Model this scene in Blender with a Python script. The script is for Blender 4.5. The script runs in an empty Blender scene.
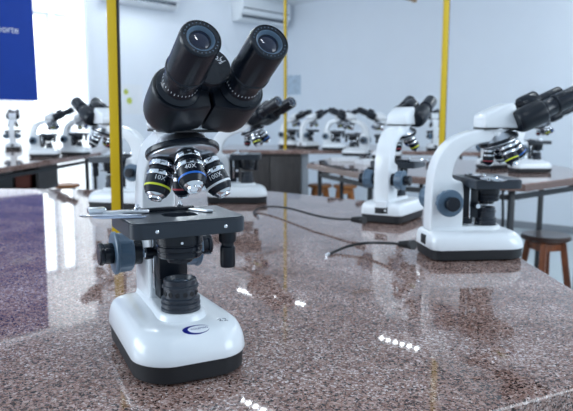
import bpy, bmesh, math, random
from mathutils import Matrix, Vector
from mathutils.bvhtree import BVHTree
random.seed(7)
PI = math.pi
SC = bpy.context.scene
COL = SC.collection
T = 0.88            # height of the bench tops above the floor
CEIL = 2.76

# ------------------------------------------------------------------ camera, world, exposure
cd = bpy.data.cameras.new('camera')
cam = bpy.data.objects.new('camera', cd)
COL.objects.link(cam)
cam.location = (0, 0, T + 0.302)
cam.rotation_euler = (PI / 2 - 0.1395, 0, 0)
cd.sensor_width = 36.0
cd.lens = 638 / 573 * 36.0
cd.clip_start = 0.02
cd.dof.use_dof = True
cd.dof.focus_distance = 0.70
cd.dof.aperture_fstop = 11
SC.camera = cam

w = bpy.data.worlds.new('world')
SC.world = w
w.use_nodes = True
w.node_tree.nodes['Background'].inputs[0].default_value = (0.66, 0.83, 1.0, 1)
w.node_tree.nodes['Background'].inputs[1].default_value = 0.62
SC.view_settings.view_transform = 'Standard'
SC.view_settings.look = 'None'
SC.view_settings.gamma = 1
SC.view_settings.use_curve_mapping = False
SC.view_settings.exposure = 0.22
SC.cycles.use_denoising = True
SC.cycles.max_bounces = 8

# cool fill lights added on both sides near the camera, no visible source
def area_light(name, loc, target, sx, sy, power, color):
    ld = bpy.data.lights.new(name, 'AREA')
    ld.shape = 'RECTANGLE'; ld.size = sx; ld.size_y = sy
    ld.energy = power; ld.color = color
    o = bpy.data.objects.new(name, ld); COL.objects.link(o)
    o.location = loc
    o.rotation_euler = (Vector(target) - Vector(loc)).to_track_quat('-Z', 'Y').to_euler()
    return o
area_light('side_fill', (-3.6, 0.6, 1.9), (0.3, 2.2, 1.0), 2.6, 1.5, 75, (0.80, 0.90, 1.0))
area_light('side_fill', (3.4, 0.2, 2.0), (0.2, 3.5, 1.2), 2.4, 1.4, 55, (0.80, 0.90, 1.0))

# ------------------------------------------------------------------ materials
def newmat(name):
    m = bpy.data.materials.new(name); m.use_nodes = True
    return m, m.node_tree, m.node_tree.nodes['Principled BSDF']
def pbr(name, col, rough=0.5, metal=0.0, coat=0.0, noise=0.0, nscale=40, bump=0.0, bscale=600, emit=None, estr=0, spec=0.5):
    m, nt, b = newmat(name)
    c = tuple(col) + (1,)
    b.inputs['Base Color'].default_value = c
    b.inputs['Roughness'].default_value = rough
    b.inputs['Metallic'].default_value = metal
    b.inputs['Coat Weight'].default_value = coat
    b.inputs['Coat Roughness'].default_value = 0.08
    b.inputs['Specular IOR Level'].default_value = spec
    tc = nt.nodes.new('ShaderNodeTexCoord')
    if noise > 0:
        n = nt.nodes.new('ShaderNodeTexNoise'); n.inputs['Scale'].default_value = nscale; n.inputs['Detail'].default_value = 3
        nt.links.new(tc.outputs['Object'], n.inputs['Vector'])
        mx = nt.nodes.new('ShaderNodeMixRGB'); mx.blend_type = 'MULTIPLY'; mx.inputs[0].default_value = 1
        cr = nt.nodes.new('ShaderNodeMapRange'); cr.inputs[3].default_value = 1 - noise; cr.inputs[4].default_value = 1 + noise
        nt.links.new(n.outputs['Fac'], cr.inputs[0])
        mx.inputs[1].default_value = c
        nt.links.new(cr.outputs[0], mx.inputs[2]); nt.links.new(mx.outputs[0], b.inputs['Base Color'])
    if bump > 0:
        n2 = nt.nodes.new('ShaderNodeTexNoise'); n2.inputs['Scale'].default_value = bscale
        nt.links.new(tc.outputs['Object'], n2.inputs['Vector'])
        bp = nt.nodes.new('ShaderNodeBump'); bp.inputs['Strength'].default_value = bump; bp.inputs['Distance'].default_value = 0.0005
        nt.links.new(n2.outputs['Fac'], bp.inputs['Height']); nt.links.new(bp.outputs[0], b.inputs['Normal'])
    if emit:
        b.inputs['Emission Color'].default_value = tuple(emit) + (1,)
        b.inputs['Emission Strength'].default_value = estr
    return m
def granite(name):
    m, nt, b = newmat(name)
    N = nt.nodes; L = nt.links
    tc = N.new('ShaderNodeTexCoord')
    v = N.new('ShaderNodeTexVoronoi'); v.inputs['Scale'].default_value = 460; v.inputs['Randomness'].default_value = 1
    nz = N.new('ShaderNodeTexNoise'); nz.inputs['Scale'].default_value = 260; nz.inputs['Detail'].default_value = 4
    big = N.new('ShaderNodeTexNoise'); big.inputs['Scale'].default_value = 7; big.inputs['Detail'].default_value = 5; big.inputs['Roughness'].default_value = 0.65
    # jitter the cells
    ad = N.new('ShaderNodeMixRGB'); ad.blend_type = 'ADD'; ad.inputs[0].default_value = 0.008
    L.new(tc.outputs['Object'], ad.inputs[1]); L.new(nz.outputs['Color'], ad.inputs[2])
    for n in (nz, big): L.new(tc.outputs['Object'], n.inputs['Vector'])
    L.new(ad.outputs[0], v.inputs['Vector'])
    sep = N.new('ShaderNodeSeparateColor'); L.new(v.outputs['Color'], sep.inputs[0])
    mixf = N.new('ShaderNodeMath'); mixf.operation = 'ADD'
    s2 = N.new('ShaderNodeMath'); s2.operation = 'MULTIPLY_ADD'; s2.inputs[1].default_value = 0.9; s2.inputs[2].default_value = -0.45
    L.new(big.outputs['Fac'], s2.inputs[0]); L.new(sep.outputs[0], mixf.inputs[0]); L.new(s2.outputs[0], mixf.inputs[1])
    r = N.new('ShaderNodeValToRGB'); r.color_ramp.interpolation = 'CONSTANT'
    cols = [(0.0, (0.022, 0.013, 0.011)), (0.14, (0.125, 0.066, 0.053)), (0.30, (0.255, 0.146, 0.118)), (0.53, (0.360, 0.235, 0.203)),
            (0.72, (0.275, 0.188, 0.174)), (0.84, (0.460, 0.350, 0.322)), (0.95, (0.62, 0.52, 0.50))]
    el = r.color_ramp.elements
    while len(el) < len(cols): el.new(0.5)
    for e, (p, c) in zip(el, cols): e.position = p; e.color = c + (1,)
    L.new(mixf.outputs[0], r.inputs[0]); L.new(r.outputs[0], b.inputs['Base Color'])
    b.inputs['Roughness'].default_value = 0.03
    b.inputs['IOR'].default_value = 1.48
    return m
def wood(name, c1, c2, rough=0.4, scale=9):
    m, nt, b = newmat(name)
    N = nt.nodes; L = nt.links
    tc = N.new('ShaderNodeTexCoord'); mp = N.new('ShaderNodeMapping'); mp.inputs['Scale'].default_value = (6, 6, 0.7)
    n = N.new('ShaderNodeTexNoise'); n.inputs['Scale'].default_value = scale; n.inputs['Detail'].default_value = 5; n.inputs['Distortion'].default_value = 1.2
    L.new(tc.outputs['Object'], mp.inputs[0]); L.new(mp.outputs[0], n.inputs['Vector'])
    r = N.new('ShaderNodeValToRGB')
    r.color_ramp.elements[0].position = 0.32; r.color_ramp.elements[0].color = tuple(c1) + (1,)
    r.color_ramp.elements[1].position = 0.68; r.color_ramp.elements[1].color = tuple(c2) + (1,)
    L.new(n.outputs['Fac'], r.inputs[0]); L.new(r.outputs[0], b.inputs['Base Color'])
    b.inputs['Roughness'].default_value = rough
    return m
M = {}
M['enamel'] = pbr('white_enamel', (0.80, 0.83, 0.86), 0.28, coat=0.5, noise=0.02, bump=0.06, bscale=900)
M['black'] = pbr('black_plastic', (0.006, 0.009, 0.015), 0.30, bump=0.10, bscale=1500, noise=0.1, spec=0.32)
M['satin'] = pbr('satin_black_metal', (0.007, 0.010, 0.017), 0.24, noise=0.1, bump=0.05, bscale=2000, spec=0.36)
M['anodised'] = pbr('anodised_dark_metal', (0.030, 0.037, 0.050), 0.28, noise=0.1, spec=0.5)
M['stage'] = pbr('stage_black', (0.016, 0.023, 0.035), 0.30, bump=0.10, bscale=1800, noise=0.1)
M['rubber'] = pbr('black_rubber', (0.010, 0.011, 0.014), 0.55, noise=0.1)
M['slate'] = pbr('blue_grey_knob', (0.085, 0.140, 0.205), 0.34, noise=0.05)
M['chrome'] = pbr('chrome', (0.82, 0.84, 0.88), 0.16, metal=1, noise=0.03)
M['steel'] = pbr('brushed_steel', (0.62, 0.65, 0.70), 0.30, metal=1, noise=0.06, nscale=300)
M['lens'] = pbr('coated_lens', (0.006, 0.010, 0.030), 0.03, coat=0.2, noise=0.05, spec=0.5)
M['glass'] = pbr('frosted_field_lens', (0.10, 0.13, 0.17), 0.12, coat=0.8, noise=0.05)
M['print'] = pbr('white_print', (0.86, 0.88, 0.92), 0.5, noise=0.02)
M['blue_band'] = pbr('blue_ring', (0.02, 0.16, 0.62), 0.35, noise=0.03)
M['yellow_band'] = pbr('yellow_ring', (0.75, 0.80, 0.04), 0.35, noise=0.03)
M['white_band'] = pbr('white_ring', (0.85, 0.87, 0.90), 0.35, noise=0.03)
M['red_band'] = pbr('red_ring', (0.42, 0.03, 0.05), 0.35, noise=0.03)
M['logo'] = pbr('navy_print', (0.006, 0.012, 0.20), 0.35, noise=0.03)
M['pen'] = pbr('pen_ink', (0.05, 0.06, 0.10), 0.6, noise=0.05)
M['slide'] = pbr('slide_glass', (0.42, 0.50, 0.66), 0.06, coat=1.0, noise=0.03)
M['granite'] = granite('granite')
M['yellow'] = pbr('yellow_paint', (0.64, 0.43, 0.006), 0.38, noise=0.06, nscale=9)
M['wall'] = pbr('wall_paint', (0.78, 0.83, 0.90), 0.7, noise=0.02, nscale=3)
M['ceil'] = pbr('ceiling_paint', (0.78, 0.83, 0.88), 0.8, noise=0.02, nscale=3)
M['floor'] = pbr('floor_tile', (0.50, 0.56, 0.58), 0.25, noise=0.06, nscale=4)
M['white'] = pbr('white_plastic', (0.78, 0.82, 0.86), 0.35, noise=0.02)
M['slot'] = pbr('vent_shadow_grey', (0.09, 0.11, 0.14), 0.5, noise=0.05)
M['banner'] = pbr('blue_fabric', (0.002, 0.042, 0.32), 0.8, noise=0.10, nscale=5)
M['led'] = pbr('led_emitter', (0.9, 0.95, 1), 0.4, noise=0.01, emit=(0.88, 0.95, 1.0), estr=150)
M['led_soft'] = pbr('led_emitter_soft', (0.9, 0.95, 1), 0.4, noise=0.01, emit=(0.88, 0.95, 1.0), estr=30)
M['pane'] = pbr('frosted_pane_daylight', (0.9, 0.95, 1), 0.4, noise=0.01, emit=(0.86, 0.94, 1.0), estr=2.6)
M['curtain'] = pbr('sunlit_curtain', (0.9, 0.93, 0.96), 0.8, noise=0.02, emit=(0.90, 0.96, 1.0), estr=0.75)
M['stoolwood'] = wood('stool_wood', (0.10, 0.026, 0.010), (0.27, 0.075, 0.022), 0.35)
M['stoolseat'] = wood('stool_seat_wood', (0.028, 0.013, 0.010), (0.065, 0.028, 0.018), 0.28)
M['orange'] = wood('orange_wood', (0.30, 0.10, 0.025), (0.52, 0.20, 0.05), 0.4)
M['cabinet'] = wood('dark_cabinet_wood', (0.020, 0.016, 0.016), (0.046, 0.036, 0.034), 0.45)
M['edge'] = pbr('granite_edge_brown', (0.16, 0.10, 0.085), 0.25, noise=0.5, nscale=160)
M['pedestal'] = pbr('grey_laminate', (0.26, 0.28, 0.31), 0.5, noise=0.05)
M['iron'] = pbr('black_iron', (0.015, 0.017, 0.022), 0.45, noise=0.1)
M['poster'] = pbr('pale_poster', (0.46, 0.56, 0.66), 0.6, noise=0.35, nscale=14)
M['leafy'] = pbr('yellow_green_print', (0.50, 0.58, 0.10), 0.6, noise=0.2, nscale=20)
M['box_red'] = pbr('red_brown_card', (0.24, 0.07, 0.05), 0.6, noise=0.1)
M['box_grey'] = pbr('dark_grey_card', (0.10, 0.11, 0.12), 0.6, noise=0.1)
M['paper'] = pbr('white_paper', (0.80, 0.83, 0.87), 0.6, noise=0.03)
M['tan'] = pbr('tan_rod', (0.32, 0.22, 0.13), 0.5, noise=0.1)

# ------------------------------------------------------------------ mesh helpers
def finish(bm, sharp=38):
    bmesh.ops.recalc_face_normals(bm, faces=bm.faces)
    lim = math.radians(sharp)
    for f in bm.faces: f.smooth = True
    for e in bm.edges:
        if len(e.link_faces) == 2:
            e.smooth = e.calc_face_angle(0) < lim
        else:
            e.smooth = False
def obj(name, bm, m, parent=None, label=None, kind=None, sharp=38):
    finish(bm, sharp)
    me = bpy.data.meshes.new(name); bm.to_mesh(me); bm.free()
    for k in (m if isinstance(m, (list, tuple)) else [m]): me.materials.append(k)
    o = bpy.data.objects.new(name, me); COL.objects.link(o)
    if parent: o.parent = parent
    if label: o['label'] = label
    if kind: o['kind'] = kind
    return o
def thing(name, label, cat, loc=(0, 0, 0), rz=0, group=None):
    o = bpy.data.objects.new(name, None); COL.objects.link(o)
    o.empty_display_size = 0.05
    o.location = loc; o.rotation_euler = (0, 0, rz)
    o['label'] = label; o['category'] = cat
    if group: o['group'] = group
    return o
def tag(o, label, cat, group=None):
    o['label'] = label; o['category'] = cat
    if group: o['group'] = group
    return o
def copy_tree(o, parent=None):
    kids = [c for c in COL.objects if c.parent == o]
    c = o.copy(); COL.objects.link(c)
    if parent: c.parent = parent
    for k in kids: copy_tree(k, c)
    return c
I4 = Matrix.Identity(4)
def lathe(bm, prof, mat=I4, n=28, cap0=True, cap1=True, mi=0):
    """prof: list of (radius, height) turned about local Z, then placed by mat"""
    rings = []
    for r, z in prof:
        rings.append([bm.verts.new(mat @ Vector((r * math.cos(2 * PI * i / n), r * math.sin(2 * PI * i / n), z))) for i in range(n)])
    fs = []
    for a, b in zip(rings, rings[1:]):
        for i in range(n):
            fs.append(bm.faces.new((a[i], a[(i + 1) % n], b[(i + 1) % n], b[i])))
    if cap0: fs.append(bm.faces.new(list(reversed(rings[0]))))
    if cap1: fs.append(bm.faces.new(rings[-1]))
    for f in fs: f.material_index = mi
    return bm
def loft(bm, loops, cap0=True, cap1=True):
    vs = [[bm.verts.new(p) for p in lp] for lp in loops]
    n = len(vs[0])
    for a, b in zip(vs, vs[1:]):
        for i in range(n): bm.faces.new((a[i], a[(i + 1) % n], b[(i + 1) % n], b[i]))
    if cap0: bm.faces.new(list(reversed(vs[0])))
    if cap1: bm.faces.new(vs[-1])
    return bm
def prism(bm, poly, d0, d1, mat=I4, bevel=0.0, seg=2):
    """poly (a,b) in local XY extruded local z d0..d1"""
    t = bmesh.new()
    loft(t, [[(p[0], p[1], d0) for p in poly], [(p[0], p[1], d1) for p in poly]])
    bmesh.ops.recalc_face_normals(t, faces=t.faces)
    if bevel > 0:
        ed = [e for e in t.edges if len(e.link_faces) == 2 and e.calc_face_angle(0) > math.radians(32)]
        bmesh.ops.bevel(t, geom=ed, offset=bevel, segments=seg, affect='EDGES', profile=0.5, clamp_overlap=True)
    merge(bm, t, mat)
    return bm
def merge(bm, t, mat=I4):
    mp = {}
    for v in t.verts: mp[v] = bm.verts.new(mat @ v.co)
    for f in t.faces:
        try:
            nf = bm.faces.new([mp[v] for v in f.verts]); nf.material_index = f.material_index
        except ValueError: pass
    t.free()
def box(bm, x0, x1, y0, y1, z0, z1, mat=I4, bevel=0.0, seg=2):
    return prism(bm, [(x0, y0), (x1, y0), (x1, y1), (x0, y1)], z0, z1, mat, bevel, seg)
def tube(bm, pts, r, n=8):
    pts = [Vector(p) for p in pts]
    rr = r if isinstance(r, (list, tuple)) else [r] * len(pts)
    up = None; rings = []
    for i, p in enumerate(pts):
        d = (pts[min(i + 1, len(pts) - 1)] - pts[max(i - 1, 0)]).normalized()
        if up is None:
            up = Vector((0, 0, 1)) if abs(d.z) < 0.9 else Vector((1, 0, 0))
        s = d.cross(up).normalized(); up = s.cross(d).normalized()
        rings.append([bm.verts.new(p + (s * math.cos(2 * PI * k / n) + up * math.sin(2 * PI * k / n)) * rr[i]) for k in range(n)])
    for a, b in zip(rings, rings[1:]):
        for k in range(n): bm.faces.new((a[k], a[(k + 1) % n], b[(k + 1) % n], b[k]))
    bm.faces.new(list(reversed(rings[0]))); bm.faces.new(rings[-1])
    return bm
def spline(pts, n=8):
    P = [Vector(p) for p in pts]; P = [2 * P[0] - P[1]] + P + [2 * P[-1] - P[-2]]
    out = []
    for i in range(1, len(P) - 2):
        for k in range(n):
            t = k / n; a, b, c, d = P[i - 1:i + 3]
            out.append(0.5 * ((2 * b) + (c - a) * t + (2 * a - 5 * b + 4 * c - d) * t * t + (3 * b - a - 3 * c + d) * t ** 3))
    out.append(P[-2]); return out
def rrect(x0, x1, y0, y1, r, n=6):
    """rounded rectangle, counter-clockwise; r may be 4 radii (x1y1, x0y1, x0y0, x1y0)"""
    if not isinstance(r, (list, tuple)): r = [r] * 4
    out = []
    for (cx, cy, a0), q in zip(((x1, y1, 0), (x0, y1, 90), (x0, y0, 180), (x1, y0, 270)), r):
        sx = cx - q if cx == x1 else cx + q
        sy = cy - q if cy == y1 else cy + q
        for k in range(n + 1):
            a = math.radians(a0 + 90 * k / n)
            out.append((sx + q * math.cos(a), sy + q * math.sin(a)))
    return out
def axis_mat(origin, z, x=None):
    z = Vector(z).normalized()
    x = Vector(x) if x is not None else (Vector((0, 0, 1)) if abs(z.z) < 0.9 else Vector((1, 0, 0)))
    x = (x - z * x.dot(z)).normalized(); y = z.cross(x)
    m = Matrix((x, y, z)).transposed().to_4x4(); m.translation = Vector(origin)
    return m
def text_bm(txt, size, align='CENTER', res=2):
    """flat lettering in XY as a bmesh (triangles)"""
    cu = bpy.data.curves.new('lettering', 'FONT'); cu.body = txt; cu.size = size
    cu.align_x = align; cu.align_y = 'CENTER'; cu.resolution_u = res
    o = bpy.data.objects.new('lettering', cu)
    me = o.to_mesh(); bm = bmesh.new(); bm.from_mesh(me); o.to_mesh_clear()
    bpy.data.objects.remove(o); bpy.data.curves.remove(cu)
    return bm
def merged_text(bm, txt, size, fn, align='CENTER', bold=0):
    t = text_bm(txt, size, align)
    for v in t.verts: v.co = fn(v.co)
    merge(bm, t)

# ------------------------------------------------------------------ the microscope (origin on the table under the light axis, front = -Y)
def V(x, v, z): return Vector((x, -v, z))
def base_loop(z, inf, ins, inb, r=0.040):
    # wider, rounder front; front edge bowed
    W = 0.0700 - ins
    pts = rrect(-W, W, -(0.066 - inf), 0.139 - inb, [0.022, 0.022, r, r], 8)
    out = []
    for x, y in pts:
        k = (y + 0.066) / 0.205
        s = 1.0 - 0.10 * max(0, min(1, k)) ** 1.5
        bow = 0.0075 * (1 - (x / W) ** 2) * max(0, 1 - 1.6 * k)
        out.append((x * s, y - bow, z))
    return out
def head_frame(e=math.radians(28)):
    s, c = math.sin(e), math.cos(e)
    m = Matrix(((1, 0, 0), (0, s, -c), (0, c, s))).to_4x4()
    m.translation = V(0, 0.050, 0.2985)
    return m
def wrap(Mx, r, z0, ang0):
    """map flat lettering onto a cylinder of radius r about local z of Mx; reading upright seen from outside"""
    def fn(co):
        a = ang0 + co.x / r
        return Mx @ Vector((r * math.cos(a), r * math.sin(a), z0 + co.y))
    return fn

def swivel(o, a):                        # turn a head part about the upright axis of the head mount
    c = Matrix.Translation(V(0, .012, 0))
    o.matrix_local = c @ Matrix.Rotation(a, 4, 'Z') @ c.inverted()
HEAD = ('head_housing', 'head_gasket', 'binocular_body', 'eyepiece', 'hinge_disc')
def make_scope(label, detail=False, dz=0.0, sd=0.0, hy=0.0, hx=0.0, hz=0.0, he=28):
    # dz: height of the head, sd: how far the stage is racked, hy: swivel of the head
    root = thing('microscope', label, 'microscope', group='white binocular microscopes')
    n = 36 if detail else 24
    # ---- base
    bm = bmesh.new()
    loft(bm, [base_loop(0.003, .012, .012, .012, .034), base_loop(0.003, .004, .004, .004), base_loop(0.0045, .0025, .0025, .0025), base_loop(0.024, .0015, .0015, .0015), base_loop(0.026, .004, .004, .004)])
    fp = obj('foot_plate', bm, M['rubber'], root)
    for sx in (-1, 1):
        for v in (-0.112, 0.030):
            b2 = bmesh.new(); lathe(b2, [(.009, 0), (.010, .001), (.009, .0035)], Matrix.Translation(V(sx * .045, v, 0)), 12)
            obj('rubber_foot', b2, M['rubber'], fp)
    bm = bmesh.new()
    prof = [(.0245, .004, .004, .004, .036), (.0245, .0005, .0005, .0005, .040), (.027, 0, 0, 0, .040), (.034, .0015, .0005, 0, .040), (.041, .004, .0012, .0002, .040), (.048, .0085, .0030, .001, .040),
            (.0535, .014, .0060, .0025, .038), (.0570, .020, .0100, .005, .036), (.0590, .027, .0150, .009, .032), (.0602, .037, .022, .016, .026), (.0606, .050, .034, .026, .018)]
    loft(bm, [base_loop(*p) for p in prof])
    base = obj('base', bm, M['enamel'], root, sharp=60)
    tree = BVHTree.FromObject(base, bpy.context.evaluated_depsgraph_get()) if detail else None
    # light pedestal: rounded ramp from the arm to the lamp
    bm = bmesh.new()
    def ped(z, g):
        p = []
        for k in range(13):
            a = PI + PI * k / 12
            p.append((math.cos(a) * (.027 + g), math.sin(a) * (.027 + g) - .002, z))
        return p + [(.023 + g, .060, z), (.021 + g, .128, z), (-.021 - g, .128, z), (-.023 - g, .060, z)]
    loft(bm, [ped(.052, .006), ped(.0585, .0045), ped(.062, .0025), ped(.0665, .0015), ped(.068, -.0005), ped(.0683, -.003)])
    obj('light_pedestal', bm, M['enamel'], root, sharp=50)
    # ---- illuminator
    bm = bmesh.new()
    P = [(.0235, .0675), (.0240, .0685), (.0240, .0715), (.0225, .0725), (.0225, .0740), (.0240, .0750), (.0240, .0780), (.0222, .0790), (.0222, .0800),
         (.0236, .0812), (.0236, .0835), (.0208, .0845), (.0203, .0850), (.0203, .0950), (.0203, .0958), (.0222, .0968), (.0222, .0992), (.0200, .1000), (.0196, .1006), (.0200, .1058), (.0192, .1066), (.0168, .1066), (.0150, .1020), (.0145, .1000)]
    lathe(bm, P, n=n)
    il = obj('illuminator', bm, M['anodised'], root, sharp=30)
    if detail:
        b2 = bmesh.new()
        for k in range(14):
            a = 2 * PI * k / 14 + .2
            mx = axis_mat((.0201 * math.cos(a), .0201 * math.sin(a), .0900), (math.cos(a), math.sin(a), 0))
            lathe(b2, [(.0030, 0), (.0030, .0006), (.0024, .0007), (.0022, .0002)], mx, 12)
        obj('vent_hole', b2, M['rubber'], il, kind='stuff')
    b2 = bmesh.new(); lathe(b2, [(.0150, .0985), (.0148, .1015), (.0110, .1035), (.005, .1045), (.0005, .1047)], n=n)
    obj('field_lens', b2, M['glass'], il)
    # ---- arm
    out = [(-.133, .058), (-.133, .10), (-.132, .145), (-.129, .180), (-.122, .206), (-.110, .229), (-.093, .248), (-.070, .262), (-.042, .2705), (-.014, .2745), (.006, .2745)]
    inn = [(-.060, .058), (-.060, .10), (-.060, .140), (-.063, .163), (-.085, .172), (-.085, .188), (-.080, .206), (-.070, .221), (-.054, .233), (-.034, .242), (-.012, .246), (.006, .247)]
    lift = lambda q: [(a, b + dz * max(0, min(1, (b - .18) / .06))) for a, b in q]
    out, inn = lift(out), lift(inn)
    so = spline([(a, b, 0) for a, b in out], 4); si = spline([(a, b, 0) for a, b in inn[3:]], 4)
    si = [Vector((a, b, 0)) for a, b in inn[:3]] + si
    poly = [(p.x, p.y) for p in so] + [(p.x, p.y) for p in reversed(si)]
    mx = Matrix(((0, 0, 1, 0), (-1, 0, 0, 0), (0, 1, 0, 0), (0, 0, 0, 1)))      # (v,z,x)
    bm = bmesh.new()
    prism(bm, poly, -.0225, .0225, mx, .0045, 3)
    obj('arm', bm, M['enamel'], root, sharp=45)
    # power socket on the back of the base
    bm = bmesh.new(); box(bm, -.014, .014, .1345, .1405, .029, .049, bevel=.001)
    obj('power_socket', bm, M['rubber'], root)
    # ---- focus knobs
    for s in (-1, 1):
        A = axis_mat(V(0, -.104, .123), (s, 0, 0))
        bm = bmesh.new()
        lathe(bm, [(.0180, .019), (.0180, .030), (.0172, .032), (.0172, .036)], A, n)
        hub = obj('knob_hub', bm, M['satin'], root)
        bm = bmesh.new()
        nn = 40
        rings = []
        for r, z, am in [(.020, .0335, 0), (.0232, .0345, 0), (.0248, .037, .0007), (.0258, .052, .0007), (.0266, .0535, 0), (.0285, .0545, 0), (.0285, .0572, 0), (.0265, .0585, 0), (.014, .0585, 0)]:
            rings.append([A @ Vector(((r + am * (1 if (i // 2) % 2 else -1)) * math.cos(2 * PI * i / nn), (r + am * (1 if (i // 2) % 2 else -1)) * math.sin(2 * PI * i / nn), z)) for i in range(nn)])
        loft(bm, rings)
        ck = obj('coarse_focus_knob', bm, M['slate'], root, sharp=25)
        bm = bmesh.new()
        lathe(bm, [(.0130, .0575), (.0140, .0595), (.0134, .070), (.0150, .072), (.0150, .0755), (.0135, .077), (.004, .0774)], A, n)
        obj('fine_focus_knob', bm, M['satin'], ck)
    # ---- stage carrier, condenser
    bm = bmesh.new()
    box(bm, -.0185, .0185, .026, .062, .096 + sd, .166 + sd, bevel=.002)
    box(bm, -.0150, .0150, .036, .062, .072, .112 + sd, bevel=.001)
    car = obj('stage_carrier', bm, M['black'], root)
    bm = bmesh.new()
    for x in (-.0195, .0195): box(bm, x - .0012, x + .0012, .0445, .0475, .085, .158, bevel=.0004)
    obj('guide_rail', bm, M['chrome'], car, kind='stuff')
    for s in (-1, 1):
        A = axis_mat(V(0, -.033, .128 + sd * 1.5), (s, 0, 0))
        bm = bmesh.new(); lathe(bm, [(.0045, .018), (.0045, .024), (.0075, .0245), (.0078, .033), (.0070, .034), (.001, .034)], A, 16)
        obj('condenser_knob', bm, M['satin'], car)
        bm = bmesh.new(); lathe(bm, [(.0052, .0335), (.0050, .0352), (.001, .0354)], A, 14)
        obj('knob_cap', bm, M['chrome'], car)
    bm = bmesh.new()
    lathe(bm, [(.010, .123), (.0150, .1240), (.0160, .126), (.0175, .1290), (.0250, .1300), (.0268, .1320), (.0268, .1365), (.0262, .1375), (.0262, .1385), (.0276, .1395), (.0276, .1440), (.0265, .1450), (.0265, .1462), (.0282, .1472), (.0282, .1560), (.0270, .166), (.012, .1672)], n=n)
    bmesh.ops.translate(bm, verts=bm.verts, vec=(0, 0, sd))
    con = obj('condenser', bm, M['satin'], root, sharp=30)
    bm = bmesh.new()
    tube(bm, [V(.024, .012, .134 + sd), V(.033, .022, .134 + sd)], .0017)
    obj('iris_lever', bm, M['chrome'], con)
    bm = bmesh.new(); tube(bm, [V(-.005, .026, .1515 + sd), V(-.006, .0305, .1515 + sd)], .0016)
    obj('condenser_screw', bm, M['chrome'], con)
    # ---- stage with its opening
    ZS, TH = .181 + sd, .0185
    bm = bmesh.new()
    o1 = rrect(-.0690, .0690, -.050, .056, [.006, .006, .015, .015], 6)
    hole = [(.016, -.017), (.021, -.010), (.021, .006), (.015, .015), (-.013, .015), (-.020, .009), (-.020, -.008), (-.012, -.017)]
    ve = []
    for lp in (o1, hole):
        vs = [bm.verts.new((x, y, ZS)) for x, y in lp]
        for i in range(len(vs)): ve.append(bm.edges.new((vs[i], vs[(i + 1) % len(vs)])))
    bmesh.ops.triangle_fill(bm, edges=ve, use_beauty=True)
    for f in bm.faces:
        if f.normal.z < 0: f.normal_flip()
    r = bmesh.ops.extrude_face_region(bm, geom=bm.faces[:])
    for v in [g for g in r['geom'] if isinstance(g, bmesh.types.BMVert)]: v.co.z -= TH
    bmesh.ops.recalc_face_normals(bm, faces=bm.faces)
    ed = [e for e in bm.edges if len(e.link_faces) == 2 and e.calc_face_angle(0) > math.radians(60) and all(abs(v.co.z - ZS) < 1e-5 or abs(v.co.z - ZS + TH) < 1e-5 for v in e.verts) and abs(e.verts[0].co.z - e.verts[1].co.z) < 1e-5 and max(abs(e.verts[0].co.x), abs(e.verts[0].co.y)) > .03]
    bmesh.ops.bevel(bm, geom=ed, offset=.0016, segments=2, affect='EDGES')
    st = obj('stage', bm, M['stage'], root, sharp=40)
    bm = bmesh.new(); lathe(bm, [(.0205, ZS - .0125), (.0205, ZS - .0120), (.002, ZS - .0112)], Matrix.Translation((0, .002, 0)), 20)
    obj('condenser_lens', bm, M['lens'], st)
    # mechanical slide holder: long bar, sliding block, curved finger
    bm = bmesh.new()
    box(bm, -.086, -.050, .0310, .0390, ZS + .0005, ZS + .0045, bevel=.0006)
    box(bm, -.100, -.062, .0190, .0300, ZS + .0008, ZS + .0034, bevel=.0005)
    box(bm, -.085, -.030, .0215, .0285, ZS + .0005, ZS + .0050, bevel=.0006)
    sh = obj('slide_holder', bm, M['steel'], st)
    bm = bmesh.new(); box(bm, -.050, .030, .0310, .0390, ZS + .0004, ZS + .0048, bevel=.0006)
    obj('holder_rail', bm, M['satin'], sh, 'black rail')
    bm = bmesh.new(); box(bm, -.100, -.080, .0240, .0390, ZS + .0036, ZS + .0100, bevel=.0012)
    obj('holder_block', bm, M['chrome'], sh)
    for x, y in ((-.043, .0265), (.012, .033)):
        bm = bmesh.new(); lathe(bm, [(.0034, ZS + .0040), (.0038, ZS + .0045), (.0038, ZS + .0078), (.0028, ZS + .0086), (.0022, ZS + .0086), (.0022, ZS + .0118), (.0005, ZS + .0120)], Matrix.Translation((x, y, 0)), 14)
        obj('holder_screw', bm, M['chrome'], sh)
    bm = bmesh.new()
    pts = spline([(-.113, .010, ZS + .0052), (-.108, .016, ZS + .0030), (-.096, .016, ZS + .0025), (-.070, .008, ZS + .0022), (-.044, .002, ZS + .0020)], 4)
    for a, b in zip(pts, pts[1:]): pass
    tube(bm, pts, [.0008 + .0010 * min(1, i / 6) for i in range(len(pts))], 6)
    obj('holder_finger', bm, M['steel'], sh)
    bm = bmesh.new(); prism(bm, [(-.098, .014), (-.090, .004), (-.045, -.008), (-.040, -.004), (-.060, .006)], ZS + .0004, ZS + .0018)
    obj('slide', bm, M['slide'], sh)
    bm = bmesh.new(); prism(bm, [(.020, .024), (.027, .027), (.044, .000), (.042, -.004), (.035, -.003)], ZS + .0005, ZS + .0028, bevel=.0005)
    obj('slide_clip', bm, M['steel'], st)
    bm = bmesh.new()
    Sd = Matrix.Translation(V(.0505, .030, 0))
    Sd = Sd @ Matrix.Translation((0, 0, sd))
    lathe(bm, [(.0105, .166), (.0105, .1500), (.0098, .1485), (.0075, .1485), (.0075, .1440), (.0090, .1425), (.0092, .1200), (.0085, .1180), (.001, .1178)], Sd, 20)
    obj('stage_drive_knob', bm, M['black'], st)
    bm = bmesh.new()
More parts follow.
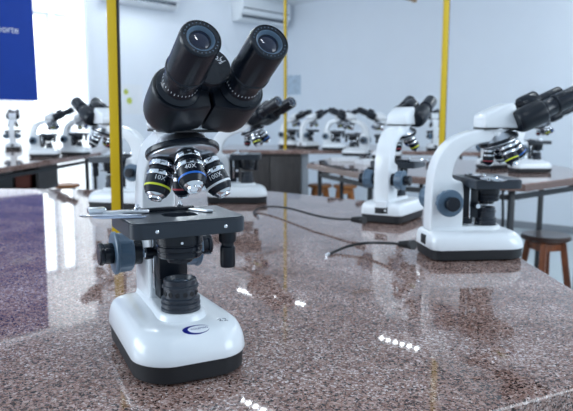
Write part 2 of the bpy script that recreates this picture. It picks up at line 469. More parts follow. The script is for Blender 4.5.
    for x in (-.0405, .0405):
        lathe(bm, [(.0022, 0), (.0022, .0012), (.001, .0016)], axis_mat(V(x, .0495, ZS - .010), (0, -1, 0)), 10)
    obj('stage_screw', bm, M['chrome'], st, kind='stuff')
    # ---- nosepiece and objectives
    al = math.radians(20)
    ax = Vector((0, -math.sin(al), -math.cos(al)))           # pointing down and to the front
    C = V(0, .0215, .2500 + dz)
    TN = axis_mat(C, ax, (1, 0, 0))                           # local x -> lateral
    bm = bmesh.new()
    lathe(bm, [(.021, -.026), (.024, -.020), (.035, -.008), (.0400, -.0045)], TN, n, mi=0)
    lathe(bm, [(.0385, -.0050), (.0395, -.0025), (.0400, .004), (.0370, .007), (.030, .010), (.018, .0125), (.006, .0135)], TN, n)
    nose = obj('nosepiece', bm, M['steel'], root, sharp=30)
    bm = bmesh.new()
    nn = 72
    rings = []
    for r, z, am in [(.0395, -.0052, 0), (.0418, -.0046, .0002), (.0424, -.0030, .0003), (.0424, .0012, .0003), (.0416, .0022, .0002), (.0395, .0026, 0)]:
        rings.append([TN @ Vector(((r + am * (1 if i % 2 else -1)) * math.cos(2 * PI * i / nn), (r + am * (1 if i % 2 else -1)) * math.sin(2 * PI * i / nn), z)) for i in range(nn)])
    loft(bm, rings)
    obj('grip_ring', bm, M['satin'], nose)
    bm = bmesh.new(); lathe(bm, [(.026, .268), (.027, .2715), (.030, .2735), (.030, .2760)], Matrix.Translation(V(0, .012, dz)), n)
    lathe(bm, [(.020, .245), (.026, .262), (.026, .270)], Matrix.Translation(V(0, .012, dz)), n)
    obj('head_mount', bm, M['enamel'], root)
    up = TN.to_3x3() @ Vector((1, 0, 0)); side = TN.to_3x3() @ Vector((0, 1, 0))
    fwd = Vector((0, -1, 0)); fwd = (fwd - ax * fwd.dot(ax)).normalized(); lat = Vector((1, 0, 0))
    spec = [  # azimuth from front, length, radius, band, text
        (172, .042, .0118, 'red_band', '4', 'objective with a red band'),
        (-8, .052, .0152, 'blue_band', '40X', 'objective with a blue band'),
        (-88, .051, .0148, 'yellow_band', '10X', 'objective with a yellow band'),
        (74, .054, .0148, 'white_band', '100X', 'objective with a white band')]
    for az, ln, rad, band, tx, lb in spec:
        a = math.radians(az)
        rd = fwd * math.cos(a) + lat * math.sin(a)
        d = ax * math.cos(al) + rd * math.sin(al)
        o0 = C + ax * .006 + rd * .0225
        A = axis_mat(o0, d, (0, 0, 1))
        bm = bmesh.new()
        k = ln / .048
        lathe(bm, [(rad * .80, 0), (rad * .84, .006 * k), (rad * .98, .0065 * k), (rad * .98, .0135 * k), (rad * .90, .014 * k), (rad * .90, .017 * k), (rad, .0176 * k), (rad, .0365 * k), (rad * .96, .0375 * k), (rad * .80, .0420 * k), (rad * .72, .0425 * k)], A, n, mi=0)
        ob = obj('objective', bm, M['satin'], root, lb, sharp=28)
        for z0, z1, q in ((.0072, .0128, .985), (.0184, .0235, 1.005)):
            bm = bmesh.new(); nn = 40
            rr_ = []
            for zz, e in ((z0, 0), (z0 + .0004, 1), (z1 - .0004, 1), (z1, 0)):
                rr_.append([A @ Vector(((rad * q - .0002 + e * (.0007 if (i // 2) % 2 else .0003)) * math.cos(2 * PI * i / nn), (rad * q - .0002 + e * (.0007 if (i // 2) % 2 else .0003)) * math.sin(2 * PI * i / nn), zz * k)) for i in range(nn)])
            loft(bm, rr_)
            obj('knurled_ring', bm, M['chrome'], ob, 'chrome knurled ring')
        bm = bmesh.new(); lathe(bm, [(rad * .995, .0335 * k), (rad * 1.012, .0337 * k), (rad * 1.012, .0358 * k), (rad * .995, .036 * k)], A, n)
        obj('colour_band', bm, M[band], ob, band.replace('_', ' '))
        bm = bmesh.new(); lathe(bm, [(rad * .74, .0420 * k), (rad * .66, .0440 * k), (rad * .52, .0458 * k), (rad * .50, .0478 * k), (rad * .32, .0480 * k), (rad * .26, .0470 * k), (.0006, .0468 * k)], A, n)
        obj('objective_tip', bm, M['chrome'], ob, 'chrome tip')
        if detail:
            # printed magnification, on the side turned to the user
            face = Vector((-.26, -.95, .1)); loc = A.to_3x3().inverted() @ face
            ang = math.atan2(loc.y, loc.x)
            bm = bmesh.new()
            def fn(co, A=A, rad=rad, ang=ang, k=k):
                aa = ang - co.x / rad
                return A @ Vector(((rad + .0002) * math.cos(aa), (rad + .0002) * math.sin(aa), .0275 * k - co.y))
            merged_text(bm, tx, .0075, fn)
            obj('marking', bm, M['print'], ob, 'white magnification number')
    # ---- head housing
    head = []
    mh = Matrix.Translation((0, 0, dz)) @ mx
    hp = [(-.024, .2765), (-.024, .300), (-.019, .3065), (.014, .3215), (.034, .3285), (.041, .3280), (.063, .2765)]
    bm = bmesh.new(); prism(bm, hp, -.031, .031, mh, .0045, 3)
    head.append(obj('head_housing', bm, M['enamel'], root, sharp=45))
    bm = bmesh.new(); prism(bm, [(-.0235, .2740), (-.0235, .2768), (.0625, .2768), (.0625, .2740)], -.0295, .0295, mh, .0006, 1)
    head.append(obj('head_gasket', bm, M['rubber'], root))
    # ---- binocular
    H = Matrix.Translation((hx, 0, dz + hz)) @ head_frame(math.radians(he))
    E = .0338
    for s in (-1, 1):
        poly = []
        for k in range(17):
            a = -PI / 2 - .35 + (PI + .70) * k / 16
            poly.append((.0345 + .0262 * math.cos(a), .0262 * math.sin(a)))
        poly += [(.0195, .0225), (.0015, .0185), (.0015, -.0215), (.0195, -.0248)]
        if s < 0: poly = [(-x, y) for x, y in reversed(poly)]
        bm = bmesh.new()
        t = bmesh.new()
        def sc(p, f, dz): return [((x - s * .030) * f + s * .030, y * f, dz) for x, y in p]
        loft(t, [sc(poly, .80, -.006), sc(poly, .90, -.003), sc(poly, .97, .004), sc(poly, 1.0, .014), sc(poly, 1.0, .050), sc(poly, .985, .0525), sc(poly, .95, .0540)])
        merge(bm, t, H)
        bb = obj('binocular_body', bm, M['black'], root, sharp=34); head.append(bb)
        Hx = H @ Matrix.Translation((s * E, 0, 0))
        bm = bmesh.new()
        lathe(bm, [(.0232, .0530), (.0232, .0560), (.0215, .0580), (.0190, .0590), (.0182, .0600), (.0180, .0800), (.0184, .0850)], Hx, n)
        obj('tube_neck', bm, M['satin'], bb)
        if detail:
            bm = bmesh.new()
            for k in range(30):
                a = 2 * PI * k / 30
                tk = Hx @ Matrix.Rotation(a, 4, 'Z') @ Matrix.Translation((.01810, 0, .0665))
                box(bm, -.0001, .0002, -.0003, .0003, -.0012 if k % 5 else -.0024, .0012, tk)
            obj('dioptre_mark', bm, M['print'], bb, 'white dioptre scale', kind='stuff')
        bm = bmesh.new()
        lathe(bm, [(.0180, .0835), (.0200, .0840), (.0208, .0855), (.0208, .0890), (.0200, .0900), (.0198, .1375), (.0193, .1402), (.0182, .1416), (.0180, .1416), (.0178, .1408), (.0138, .1408), (.0134, .1400), (.0126, .1370)], Hx, n + 4)
        ep = obj('eyepiece', bm, M['satin'], root, sharp=32); head.append(ep)
        bm = bmesh.new(); lathe(bm, [(.0136, .1385), (.0134, .1402), (.0126, .1404), (.0114, .1390), (.0100, .1360)], Hx, n, cap0=False, cap1=False)
        obj('lens_ring', bm, M['slate'], ep, 'blue-grey lens ring')
        bm = bmesh.new(); lathe(bm, [(.0108, .1362), (.0095, .1369), (.0070, .1378), (.004, .1384), (.0004, .1386)], Hx, n)
        obj('eye_lens', bm, M['lens'], ep, 'dark blue coated lens')
        if detail:
            bm = bmesh.new()
            for k in range(26):
                if k % 13 in (0, 1, 2, 3): continue
                a = 2 * PI * k / 26
                tk = Hx @ Matrix.Rotation(a, 4, 'Z') @ Matrix.Translation((.0158, 0, .1408))
                box(bm, -.0005, .0005, -.0004, .0004, -.0001, .0002, tk)
            obj('eyepiece_print', bm, M['slate'], ep, kind='stuff')
    bm = bmesh.new()
    Hc = H @ Matrix.Translation((0, .018, 0))
    lathe(bm, [(.0215, .030), (.0225, .034), (.0225, .0665), (.0215, .0680), (.004, .0684)], Hc, n)
    hd = obj('hinge_disc', bm, M['satin'], root); head.append(hd)
    if detail:
        bm = bmesh.new()
        for i in range(9):
            a = math.radians(20 + i * 17)
            tk = Hc @ Matrix.Rotation(a, 4, 'Z') @ Matrix.Translation((.0165, 0, .0683))
            box(bm, -.0018, .0018, -.0002, .0002, 0, .0002, tk)
        for i, tx in enumerate(('75', '70', '65', '60')):
            a = math.radians(25 + i * 32)
            R_ = Hc @ Matrix.Rotation(a - PI / 2, 4, 'Z') @ Matrix.Translation((0, .0118, .0686))
            merged_text(bm, tx, .0066, lambda co, R_=R_: R_ @ co)
        obj('scale_print', bm, M['print'], hd, 'white interpupillary scale')
    for o in head: swivel(o, hy)
    # ---- logo and pen mark draped over the base (only the near one shows them)
    if detail:
        inv = None
        def drape(x, v, lift=.00025):
            hit = tree.ray_cast(Vector((x, -v, .2)), Vector((0, 0, -1)))
            return (hit[0] if hit[0] else Vector((x, -v, .05))) + Vector((0, 0, lift))
        def frame(cx, cv, ang):
            c_, s_ = math.cos(ang), math.sin(ang)
            return lambda co, l=.00025: drape(cx + co.x * c_ - co.y * s_, cv - (co.x * s_ + co.y * c_), l)
        F = frame(.0020, .0505, math.radians(0))
        bm = bmesh.new()
        # crescent: outer ellipse minus an inner ellipse shifted to the right, open at the right end
        N_ = 40
        oa = []; ia = []
        for k in range(N_ + 1):
            a = math.radians(18) + (2 * PI - math.radians(36)) * k / N_
            oa.append(Vector((.0165 * math.cos(a), .0076 * math.sin(a), 0)))
            ia.append(Vector((.0032 + .0133 * math.cos(a), .0060 * math.sin(a), 0)))
        for k in range(N_):
            steps = 4
            for j in range(steps):
                q = [oa[k].lerp(ia[k], j / steps), oa[k + 1].lerp(ia[k + 1], j / steps), oa[k + 1].lerp(ia[k + 1], (j + 1) / steps), oa[k].lerp(ia[k], (j + 1) / steps)]
                bm.faces.new([bm.verts.new(F(p)) for p in q])
        merged_text(bm, 'COLEMAN', .0044, lambda co: F(co + Vector((.0040, 0, 0)), .0004))
        obj('logo_print', bm, M['logo'], base, 'dark blue crescent logo')
        F2 = frame(.040, .0370, math.radians(6))
        bm = bmesh.new()
        for ox in (-.0034, .0034):
            pts = [F2(Vector((ox + a * .0022, b * .0030, 0)), .0002) for a, b in ((-1, .7), (0, 1), (.8, .5), (.2, -.2), (-.9, -.9), (0, -.75), (1.2, -.8))]
            tube(bm, spline(pts, 4), .00035, 5)
        obj('pen_mark', bm, M['pen'], base, 'handwritten number 22')
    return root

def at(px, py, z=0.0):
    """world point at height z above the bench top seen at a pixel of the photograph (surveying help)"""
    a = (px - 286.5) / 638; b = -(py - 205.5) / 638; p = .1395
    dy = math.cos(p) + b * math.sin(p); dz = -math.sin(p) + b * math.cos(p)
    t = (z - .302) / dz
    return a * t, dy * t

# ------------------------------------------------------------------ room
def struct(name, bm, m, parent=None):
    return obj(name, bm, m, parent, kind='structure')
CX, CY = 0.0, 8.95                      # far corner of the room
dA = Vector((-.664, -.747, 0)); dB = Vector((.747, -.664, 0))
nA = Vector((.747, -.664, 0)); nB = Vector((-.664, -.747, 0))   # into the room
K = Vector((CX, CY, 0))
def wall_mat(d, n):                     # local x along wall, y into the room, z up
    m = Matrix((d, n, Vector((0, 0, 1)))).transposed().to_4x4(); m.translation = K
    return m
WA, WB = wall_mat(dA, nA), wall_mat(dB, nB)
bm = bmesh.new(); box(bm, -6, 6, -1.5, 11, -.1, 0); struct('floor', bm, M['floor'])
bm = bmesh.new(); box(bm, -6, 6, -1.5, 11, CEIL, CEIL + .1); struct('ceiling', bm, M['ceil'])
bm = bmesh.new()                        # wall_left with an opening for the window (x 3.06..4.15)
box(bm, -.15, 3.06, -.15, 0, 0, CEIL, WA); box(bm, 4.25, 7.5, -.15, 0, 0, CEIL, WA)
struct('wall_left', bm, M['wall'])
bm = bmesh.new(); box(bm, 0, 7.5, -.15, 0, 0, CEIL, WB); struct('wall_back', bm, M['wall'])
bm = bmesh.new(); box(bm, 0.012, 7.5, 0, .012, 0, .07, WB, bevel=.002); struct('baseboard_back', bm, M['pedestal'])
bm = bmesh.new(); box(bm, 0.0, 7.5, 0, .05, CEIL - .10, CEIL, WB, bevel=.004); struct('trim_1', bm, M['ceil'])
bm = bmesh.new(); box(bm, 0.05, 3.0, 0, .05, CEIL - .10, CEIL, WA, bevel=.004); struct('trim_2', bm, M['ceil'])
win = bpy.data.objects.new('window_1', None); COL.objects.link(win); win['kind'] = 'structure'
bm = bmesh.new()
box(bm, 3.06, 4.25, -.15, -.13, 0, CEIL, WA)
for a, b in ((3.225, 3.249), (3.382, 3.458), (3.635, 3.66)): box(bm, a, b, -.13, -.07, 0.95, 2.20, WA)
for z in (0.95, 2.15): box(bm, 3.249, 3.635, -.13, -.07, z, z + .05, WA)
obj('window_frame', bm, M['white'], win)
for a, b in ((3.249, 3.382), (3.458, 3.635)):
    bm = bmesh.new(); box(bm, a, b, -.115, -.105, 1.0, 2.15, WA)
    obj('window_pane', bm, M['pane'], win)
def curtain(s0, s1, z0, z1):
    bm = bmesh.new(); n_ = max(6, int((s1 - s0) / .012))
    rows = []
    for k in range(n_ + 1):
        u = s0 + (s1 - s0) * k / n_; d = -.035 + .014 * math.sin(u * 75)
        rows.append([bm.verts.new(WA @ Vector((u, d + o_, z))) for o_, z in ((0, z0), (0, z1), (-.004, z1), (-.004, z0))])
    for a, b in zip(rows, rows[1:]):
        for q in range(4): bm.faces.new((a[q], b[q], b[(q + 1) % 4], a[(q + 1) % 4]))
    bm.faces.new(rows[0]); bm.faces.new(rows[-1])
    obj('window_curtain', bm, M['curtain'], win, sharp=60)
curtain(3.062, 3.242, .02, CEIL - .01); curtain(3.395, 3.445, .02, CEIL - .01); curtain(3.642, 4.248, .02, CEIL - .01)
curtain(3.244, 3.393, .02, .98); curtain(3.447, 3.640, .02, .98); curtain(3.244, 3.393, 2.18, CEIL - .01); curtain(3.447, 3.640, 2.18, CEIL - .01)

# ------------------------------------------------------------------ ceiling lights (soft ones seen as reflections in the bench top, others unseen)
def ceiling_light(x, y, label, cells=10, m_led='led', rz=math.radians(-45)):
    t = thing('ceiling_light', label, 'ceiling light', (x, y, CEIL), rz, 'LED strip lights on the ceiling')
    L_ = cells * .08
    bm = bmesh.new(); box(bm, -L_ / 2 - .02, L_ / 2 + .02, -.04, .04, -.035, 0, bevel=.006)
    obj('housing', bm, M['white'], t)
    me = None
    for k in range(cells):
        if me is None:
            b2 = bmesh.new(); box(b2, -.012, .012, -.020, .020, -.041, -.0345)
            o = obj('led_cell', b2, M[m_led], t); me = o.data
        else:
            o = bpy.data.objects.new('led_cell', me); COL.objects.link(o); o.parent = t
        o.location = (-L_ / 2 + .04 + k * .08, 0, 0)
lights = [(1.07, 5.84, 6), (1.46, 5.43, 3), (-.01, 7.30, 8), (-.50, 7.63, 4), (-.23, 4.50, 5), (-1.15, 6.3, 10), (-.72, 5.4, 10), (-1.32, 6.9, 8), (3.5, 5.1, 16), (3.3, 4.4, 16), (-2.4, 3.9, 16), (2.6, 3.0, 16), (-.9, 2.3, 8), (1.0, 1.7, 8), (.3, .1, 8)]  # strips after the soft ones are unseen, many added to brighten the back walls
for k_, (x, y, n_) in enumerate(lights): ceiling_light(x, y, 'slim LED strip light on the white ceiling', n_, 'led_soft' if k_ < 5 else 'led')

# ------------------------------------------------------------------ benches
def bench(label, poly, m_top, thick=.035, group=None):
    cx = sum(p[0] for p in poly) / len(poly); cy = sum(p[1] for p in poly) / len(poly)
    t = thing('lab_bench', label, 'bench', (cx, cy, 0), 0, group)
    pl = [(x - cx, y - cy) for x, y in poly]
    bm = bmesh.new(); prism(bm, pl, T - thick, T, I4, .004, 2)
    obj('bench_top', bm, m_top, t, sharp=8)
    return t, pl
def legs(t, spots, apron=True):
    for x, y in spots:
        bm = bmesh.new(); box(bm, x - .013, x + .013, y - .013, y + .013, 0, T - .034, bevel=.002)
        obj('leg', bm, M['iron'], t)
    if apron:
        bm = bmesh.new()
        for (a, b), (c, d) in zip(spots, spots[1:] + spots[:1]):
            p = Vector((a, b, 0)); q = Vector((c, d, 0)); dd = q - p
            mx = axis_mat((a, b, T - .075), dd, (0, 0, 1))
            box(bm, -.012, .012, -.009, .009, 0, dd.length, mx)
        obj('frame', bm, M['iron'], t)
main, pl = bench('long brown speckled granite bench in the foreground with polished top', [(.505, .775), (.505, 2.09), (-.06, 2.57), (-1.9, 2.72), (-1.9, .25), (-.55, .235)], M['granite'], .04)
bm = bmesh.new(); prism(bm, [(x * .80, y * .80) for x, y in pl], 0.0, T - .041, I4, .004)
obj('bench_pedestal', bm, M['cabinet'], main)

left, pl = bench('dark polished bench along the left under the blue banner', [(-1.73, 3.2), (-1.565, 5.40), (-1.80, 6.60), (-2.55, 5.78), (-3.6, 4.4), (-3.6, 3.2)], M['granite'])
c0 = left.location
legs(left, [(-1.80 - c0.x, 3.4 - c0.y), (-1.66 - c0.x, 5.30 - c0.y), (-1.88 - c0.x, 6.25 - c0.y), (-2.48 - c0.x, 5.60 - c0.y), (-3.3 - c0.x, 3.5 - c0.y)])
bm = bmesh.new(); box(bm, -2.75 - c0.x, -1.84 - c0.x, 4.72 - c0.y, 5.12 - c0.y, .62, .64, bevel=.002); obj('shelf', bm, M['iron'], left)
bm = bmesh.new(); box(bm, -2.75 - c0.x, -1.84 - c0.x, 5.10 - c0.y, 5.12 - c0.y, .64, T - .036); obj('back_panel', bm, M['cabinet'], left)
bm = bmesh.new(); box(bm, -1.86 - c0.x, -1.84 - c0.x, 4.72 - c0.y, 5.10 - c0.y, .64, T - .036); obj('side_panel', bm, M['cabinet'], left)

mid, pl = bench('far bench with dark wood cupboards beneath, below the room corner', [(-.62, 5.72), (.55, 5.72), (1.75, 5.35), (1.75, 6.1), (.9, 6.75), (-.62, 6.75)], M['granite'])
c0 = mid.location
bm = bmesh.new(); box(bm, -.44 - c0.x, .13 - c0.x, 5.78 - c0.y, 6.6 - c0.y, 0, T - .036, bevel=.003); cab = obj('cupboard', bm, M['cabinet'], mid)
for a in (-.42, -.145):
    bm = bmesh.new()
    box(bm, a - c0.x, a + .265 - c0.x, 5.765 - c0.y, 5.779 - c0.y, .10, T - .06, bevel=.003)
    box(bm, a + .05 - c0.x, a + .215 - c0.x, 5.757 - c0.y, 5.766 - c0.y, .16, T - .12, bevel=.003)
    obj('cupboard_door', bm, M['cabinet'], cab)
bm = bmesh.new(); box(bm, .131 - c0.x, .20 - c0.x, 5.80 - c0.y, 6.6 - c0.y, 0, T - .036, bevel=.003); obj('end_panel', bm, M['pedestal'], mid)
legs(mid, [(1.65 - c0.x, 5.46 - c0.y), (1.65 - c0.x, 6.05 - c0.y)], False)

right, pl = bench('brown edged bench on black iron legs behind the right microscope', [(.139, 4.13), (.405, 3.40), (1.064, 2.843), (1.66, 3.34), (1.66, 3.95), (1.0, 4.75), (.35, 4.75)], M['granite'], .03)
c0 = right.location
bm = bmesh.new()
pe = [(x * 1.004, y * 1.004) for x, y in pl]
for i in range(len(pe)):
    a, b = Vector((*pe[i], 0)), Vector((*pe[(i + 1) % len(pe)], 0)); dd = b - a
    mx = axis_mat((a.x, a.y, T - .018), dd, (0, 0, 1)); box(bm, -.017, .011, -.005, .005, 0, dd.length, mx)
obj('edge_band', bm, M['edge'], right, 'brown edge band')
legs(right, [(p[0] * .9, p[1] * .9) for p in pl])
bm = bmesh.new(); box(bm, .86 - c0.x, 1.06 - c0.x, 3.35 - c0.y, 3.6 - c0.y, .35, T - .032, bevel=.003); obj('cable_box', bm, M['pedestal'], right)

# ------------------------------------------------------------------ yellow service poles
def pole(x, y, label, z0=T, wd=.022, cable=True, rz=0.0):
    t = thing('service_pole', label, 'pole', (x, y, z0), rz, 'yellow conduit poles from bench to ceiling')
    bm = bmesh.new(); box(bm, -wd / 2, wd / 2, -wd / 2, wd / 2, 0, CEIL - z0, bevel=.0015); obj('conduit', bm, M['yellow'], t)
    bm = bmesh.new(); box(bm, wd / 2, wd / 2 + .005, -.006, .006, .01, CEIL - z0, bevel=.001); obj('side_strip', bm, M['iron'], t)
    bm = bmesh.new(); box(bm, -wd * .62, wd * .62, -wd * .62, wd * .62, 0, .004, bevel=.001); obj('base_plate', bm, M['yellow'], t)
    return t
px, py = at(117.5, 236)
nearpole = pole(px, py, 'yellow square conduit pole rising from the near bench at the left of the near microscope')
nearpole.rotation_euler.y = math.radians(.8)
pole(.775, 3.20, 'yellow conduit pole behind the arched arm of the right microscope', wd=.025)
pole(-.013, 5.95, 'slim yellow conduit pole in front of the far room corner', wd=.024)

# ------------------------------------------------------------------ microscopes
hero = make_scope('large white microscope in the foreground with black eyepieces facing the viewer', True, dz=.010, hy=-.020, hx=.008, hz=-.003, sd=.004)
hero.location = (-.1295, .757, T); hero.rotation_euler.z = .47
proto = make_scope('white microscope in side view at the right edge of the near bench, before the stool', sd=-.010, hz=-.008, he=24.5)
proto.location = (.434, 1.375, T); proto.rotation_euler.z = 1.70
def scope(x, y, rz, label, hy=0):
    o = copy_tree(proto)
    if hy:
        for c in [c for c in COL.objects if c.parent == o and c.name.split('.')[0] in HEAD]: swivel(c, hy)
    o.location = (x, y, T); o.rotation_euler.z = rz; o['label'] = label
    return o
third = scope(.334, 1.90, 2.60, 'white microscope seen from behind, left of the right side-view one, with sticker on its base')
scope(-.140, 2.25, 1.6, 'white microscope directly behind the foreground one, facing right with its eyepieces turned to the viewer', -.75)
scope(-.578, 2.11, -1.85, 'white microscope behind the thick yellow pole, facing left', -.6)

# ------------------------------------------------------------------ stools
def stool(x, y, label, h=.53, r=.14, seat='stoolseat', leg='stoolwood', rz=.3):
    t = thing('wooden_stool', label, 'stool', (x, y, 0), rz)
    bm = bmesh.new(); lathe(bm, [(r - .01, h - .030), (r, h - .024), (r, h - .008), (r - .006, h - .001), (r * .7, h - .002), (.01, h - .003)], n=32); obj('seat', bm, M[seat], t)
    bm = bmesh.new()
    tops = []
    for k in range(4):
        a = PI / 4 + k * PI / 2; c, s = math.cos(a), math.sin(a)
        p0 = Vector((c * (r - .045), s * (r - .045), h - .028)); p1 = Vector((c * (r + .030), s * (r + .030), 0))
        tops.append((p0, p1))
        mx = axis_mat(p1, p0 - p1, (c, s, 0)); L_ = (p0 - p1).length
        b2 = bmesh.new(); box(b2, -.017, .017, -.017, .017, 0.003, L_, mx, bevel=.003); obj('leg', b2, M[leg], t)
    for z, half in ((h - .065, .020), (h * .35, .014)):
        for k in range(4):
            f0 = (z) / (h - .028)
            a0 = tops[k][1].lerp(tops[k][0], f0); a1 = tops[(k + 1) % 4][1].lerp(tops[(k + 1) % 4][0], f0)
            b2 = bmesh.new(); box(b2, -half, half, -.008, .008, 0, (a1 - a0).length, axis_mat(a0, a1 - a0, (0, 0, 1)), bevel=.002)
            obj('rail', b2, M[leg], t)
    return t
def floor_at(px, py, z): return at(px, py, z - T)
sx, sy = floor_at(546, 234, .53)
stool(sx, sy, 'round dark-seated wooden stool beside the near bench at the right', .53, .133)
for (px, py, lb) in ((318, 184, 'orange wooden stool under the right bench, left one of the pair'), (343, 184.5, 'orange wooden stool under the right bench, right one of the pair')):
    sx, sy = floor_at(px, py, .53); stool(sx + .02, sy, lb, .53, .115, 'orange', 'orange', .1)
sx, sy = floor_at(66, 184, .53)
stool(sx, sy, 'brown stool standing past the end of the left bench', .53, .13, 'orange', 'white', .2)

# ------------------------------------------------------------------ far microscopes
far = [
    (14, 149, 3.45, 'small white microscope at the far left end of the left bench'),
    (50, 157, 1.75, 'middle microscope on the left bench, in side view facing right'),
    (80, 155, 1.35, 'microscope on the left bench nearest the thick yellow pole'),
    (293, 147, 1.2, 'white microscope on the far bench just right of the slim yellow pole'),
    (311, 148, 2.3, 'second white microscope right of the slim yellow pole'),
    (338, 150, 1.2, 'leftmost microscope of the far cluster left of the seen-from-behind one'),
    (352, 156, -2.0, 'central microscope of the far cluster, facing left'),
    (382, 158, -1.9, 'rightmost microscope of the far cluster, eyepieces pointing left'),
    (434, 150, 3.0, 'narrow far microscope beside the yellow pole behind the right arm'),
    (499, 168, 2.1, 'white microscope on the right bench hidden by the right one’s objectives'),
    (536, 172, 1.65, 'white microscope on the right bench above the wooden stool'),
]
for px, py, rz, lb in far:
    x, y = at(px, py)
    scope(x, y, rz, lb)

# sticker and rating plate on the back of the base of the microscope seen from behind
bm = bmesh.new(); box(bm, -.024, .010, .1390, .1394, .030, .048)
rp = obj('rating_plate', bm, M['iron'], third, 'dark rating plate')
bm = bmesh.new(); box(bm, -.020, .006, .1391, .1397, .036, .041); obj('plate_print', bm, M['print'], rp)
bm = bmesh.new(); prism(bm, [(-.020, .046), (.012, .046), (.012, .064), (-.020, .064)], -.1420, -.1285, Matrix(((1, 0, 0, 0), (0, 0, -1, 0), (0, 1, 0, 0), (0, 0, 0, 1))))
obj('sticker', bm, M['paper'], third, 'pale sticker')

# ------------------------------------------------------------------ power cords of the two near microscopes
def cord(label, pix, r=.0032, plug=None):
    pts = []
    for px, py, z in pix:
        x, y = at(px, py, z); pts.append((x, y, T + z))
    t = thing('power_cord', label, 'cord', pts[0])
    o = Vector(pts[0]); P = [Vector(p) - o for p in pts]
    bm = bmesh.new(); tube(bm, spline(P, 8), r, 8); obj('cable', bm, M['rubber'], t)
    # ribbed strain relief and plug at the microscope end
    d = (P[-1] - P[-2]).normalized()
    A = axis_mat(P[-1] - d * .002, d)
    bm = bmesh.new()
    pr = [(.0036, 0)]
    for k in range(6):
        z = .002 + k * .0055
        pr += [(.0044 + k * .0004, z), (.0066 + k * .0005, z + .0008), (.0066 + k * .0005, z + .0030), (.0044 + k * .0004, z + .0038)]
    pr += [(.0095, .036), (.0100, .046)]
    lathe(bm, pr, A, 14); obj('strain_relief', bm, M['rubber'], t)
    bm = bmesh.new(); lathe(bm, [(.0034, 0), (.0040, .002), (.0040, .010), (.0030, .012)], axis_mat(P[0], P[0] - P[1]), 10)
    obj('cord_tip', bm, M['steel'], t)
cord('black power cord curving across the granite to the right microscope', [(329, 254, .0035), (336, 251, .0045), (349, 246, .012), (366, 243, .018), (386, 243, .026), (400, 244, .032)])
cord('long black power cord looping towards the microscope seen from behind', [(258, 216, .0035), (254, 212.5, .0035), (259, 208.5, .008), (272, 206.5, .016), (290, 208.5, .022), (312, 214.5, .024), (333, 218.5, .026), (352, 219.5, .032)])

# ------------------------------------------------------------------ air conditioners on the left wall
def aircon(s0, s1, label):
    t = thing('air_conditioner', label, 'air conditioner', K + dA * ((s0 + s1) / 2) + Vector((0, 0, 2.35)), math.atan2(dA.y, dA.x), 'wall air conditioners')
    wd = (s1 - s0) / 2
    # local: x along the wall (towards the left), -y or +y into the room
    sg = 1 if (Matrix.Rotation(math.atan2(dA.y, dA.x), 3, 'Z') @ Vector((0, 1, 0))).dot(nA) > 0 else -1
    def px_(poly): return [(sg * a, b) for a, b in poly]
    mx = Matrix(((0, 0, 1, 0), (1, 0, 0, 0), (0, 1, 0, 0), (0, 0, 0, 1)))       # (depth, z, along)
    bm = bmesh.new()
    prism(bm, px_([(.001, .0), (.12, .0), (.150, .030), (.150, .075), (.19, .085), (.19, .27), (.17, .30), (.001, .30)]), -wd, wd, mx, .008, 2)
    obj('body', bm, M['white'], t)
    bm = bmesh.new(); prism(bm, px_([(.186, .158), (.197, .158), (.197, .262), (.186, .262)]), -wd + .012, wd - .012, mx, .004, 2)
    obj('front_panel', bm, M['white'], t)
    bm = bmesh.new(); prism(bm, px_([(.185, .142), (.1915, .142), (.1915, .157), (.185, .157)]), -wd + .03, wd - .03, mx)
    obj('panel_gap', bm, M['slot'], t, 'dark gap')
    bm = bmesh.new(); prism(bm, px_([(.10, .012), (.151, .034), (.153, .078), (.10, .078)]), -wd + .04, wd - .04, mx)
    obj('air_outlet', bm, M['slot'], t, 'dark outlet slot')
    bm = bmesh.new(); prism(bm, px_([(.148, .020), (.166, .034), (.164, .037), (.147, .024)]), -wd + .045, wd - .045, mx)
    obj('louvre', bm, M['white'], t)
aircon(.13, 1.03, 'white wall air conditioner just left of the slim far pole')
aircon(1.98, 2.88, 'white wall air conditioner at the top, right of the thick yellow pole')

# ------------------------------------------------------------------ blue banner
t = thing('banner', 'large blue hanging banner with white lettering at the upper left', 'banner', (0, 0, 0))
BS, BW, BZ = 3.640, 1.5, 1.325
def bpt(u, z, off): # u along from the right edge
    d = .045 + .006 * math.sin(u * 9) + .004 * math.sin(u * 23 + z)
    return WA @ Vector((BS + u + .01 * (z - 1.3), d + off, z))
bm = bmesh.new(); nu, nz = 40, 10
g = [[[bm.verts.new(bpt(BW * i / nu, BZ + .015 * (i / nu) + (2.68 - BZ) * j / nz, o_)) for j in range(nz + 1)] for i in range(nu + 1)] for o_ in (0, .003)]
for k in (0, 1):
    for i in range(nu):
        for j in range(nz): bm.faces.new((g[k][i][j], g[k][i + 1][j], g[k][i + 1][j + 1], g[k][i][j + 1]))
for i in range(nu):
    for j in (0, nz): bm.faces.new((g[0][i][j], g[0][i + 1][j], g[1][i + 1][j], g[1][i][j]))
for j in range(nz):
    for i in (0, nu): bm.faces.new((g[0][i][j], g[0][i][j + 1], g[1][i][j + 1], g[1][i][j]))
obj('cloth', bm, M['banner'], t)
bm = bmesh.new()
merged_text(bm, 'norte', .092, lambda co: bpt(.150 - co.x, 1.965 + co.y, .0045), 'RIGHT')
obj('lettering', bm, M['print'], t, 'white lettering')
bm = bmesh.new(); tube(bm, [WA @ Vector((BS - .05, .046, 2.69)), WA @ Vector((BS + BW + .05, .046, 2.69))], .014); obj('hanging_rod', bm, M['steel'], t)

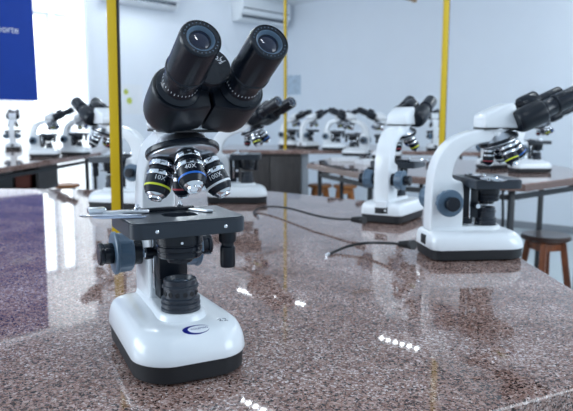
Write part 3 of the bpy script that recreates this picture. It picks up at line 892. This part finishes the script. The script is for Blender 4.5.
# ------------------------------------------------------------------ papers on the walls, rod near the ceiling
def sheet(name, label, cat, W_, s0, s1, z0, z1, m):
    t = thing(name, label, cat, (0, 0, 0))
    bm = bmesh.new(); box(bm, s0, s1, .001, .004, z0, z1, W_); obj('sheet', bm, m, t); return t
sheet('wall_poster', 'pale grey poster on the wall just right of the slim far pole', 'poster', WB, .02, .26, 1.47, 1.73, M['poster'])
t = sheet('wall_notice', 'white notice with two yellow-green marks beside the thick yellow pole', 'notice', WA, 2.40, 2.68, 1.20, 1.52, M['paper'])
for s_, z_, r_ in ((2.615, 1.44, .030), (2.575, 1.345, .036)):
    bm = bmesh.new(); lathe(bm, [(r_, .004), (r_, .0048), (r_ * .4, .005)], WA @ axis_mat((s_, 0, z_), (0, 1, 0)), 14); obj('printed_mark', bm, M['leafy'], t, 'yellow-green mark')
t = thing('ceiling_rod', 'thin tan rod sticking out near the ceiling above the near right microscopes', 'rod', (0, 0, 0))
bm = bmesh.new()
tube(bm, [(.72, 6.8, 2.50), (1.22, 6.35, 2.285)], .014); obj('rod', bm, M['tan'], t)
bm = bmesh.new(); lathe(bm, [(.02, 0), (.02, .03), (.014, .035)], axis_mat((1.22, 6.35, 2.285), (.5, -.55, -.22)), 10); obj('end_cap', bm, M['tan'], t)
bm = bmesh.new(); tube(bm, [(.74, 6.79, 2.49), (.74, 6.79, CEIL)], .006); obj('hanger', bm, M['tan'], t)

for bx, by, sx_, sy_, h_, m_, lb in ((-1.985, 4.86, .11, .16, .11, 'box_red', 'red brown box on the shelf under the left bench'), (-2.14, 4.88, .15, .2, .17, 'box_grey', 'dark grey box on the shelf under the left bench'), (-2.30, 4.86, .12, .14, .09, 'paper', 'white box on the shelf under the left bench')):
    t = thing('storage_box', lb, 'box', (bx, by, .6405))
    bm = bmesh.new(); box(bm, -sx_ / 2, sx_ / 2, -sy_ / 2, sy_ / 2, 0, h_ * .72, bevel=.003); obj('box_body', bm, M[m_], t)
    bm = bmesh.new(); box(bm, -sx_ / 2 - .004, sx_ / 2 + .004, -sy_ / 2 - .004, sy_ / 2 + .004, h_ * .72, h_, bevel=.003); obj('lid', bm, M[m_], t)

# loose white things and cables lying on the right bench
for px, py, w_, d_, h_, lb in ((345, 161, .16, .10, .025, 'flat white box on the right bench left of the seen-from-behind microscope'), (366, 164, .10, .12, .03, 'small white box on the right bench close to the seen-from-behind microscope')):
    x, y = at(px, py)
    t = thing('storage_box', lb, 'box', (x, y, T), .4)
    bm = bmesh.new(); box(bm, -w_ / 2, w_ / 2, -d_ / 2, d_ / 2, 0, h_ * .7, bevel=.002); obj('box_body', bm, M['paper'], t)
    bm = bmesh.new(); box(bm, -w_ / 2 - .002, w_ / 2 + .002, -d_ / 2 - .002, d_ / 2 + .002, h_ * .7, h_, bevel=.002); obj('lid', bm, M['white'], t)
for pix, lb in (([(322, 163), (330, 167), (345, 170), (358, 171)], 'black cable lying on the far left part of the right bench'), ([(371, 170), (384, 166), (398, 163)], 'short black cable lying behind the seen-from-behind microscope')):
    P = [Vector((*at(a, b), T + .006)) for a, b in pix]
    t = thing('cable', lb, 'cable', P[0]); o_ = P[0].copy()
    bm = bmesh.new(); tube(bm, spline([p - o_ for p in P], 6), .0055, 6); obj('lead', bm, M['rubber'], t)
    bm = bmesh.new(); box(bm, -.02, .02, -.012, .012, -.005, .012, bevel=.002); obj('plug', bm, M['rubber'], t)
# cable hanging from the edge of the right bench
P = [Vector(p) for p in [(1.00, 2.93, T - .04), (1.02, 2.98, .62), (.97, 3.02, .42), (1.05, 3.05, .22), (1.10, 3.1, .012), (1.3, 3.25, .008)]]
t = thing('hanging_cable', 'dark cable hanging beneath the brown edged right bench', 'cable', P[0]); o_ = P[0].copy()
bm = bmesh.new(); tube(bm, spline([p - o_ for p in P], 6), .006, 6); obj('lead', bm, M['rubber'], t)
bm = bmesh.new(); lathe(bm, [(.010, -.005), (.012, 0), (.012, .03), (.008, .036)], Matrix.Translation((0, 0, 0)), 10); obj('bench_socket', bm, M['iron'], t)
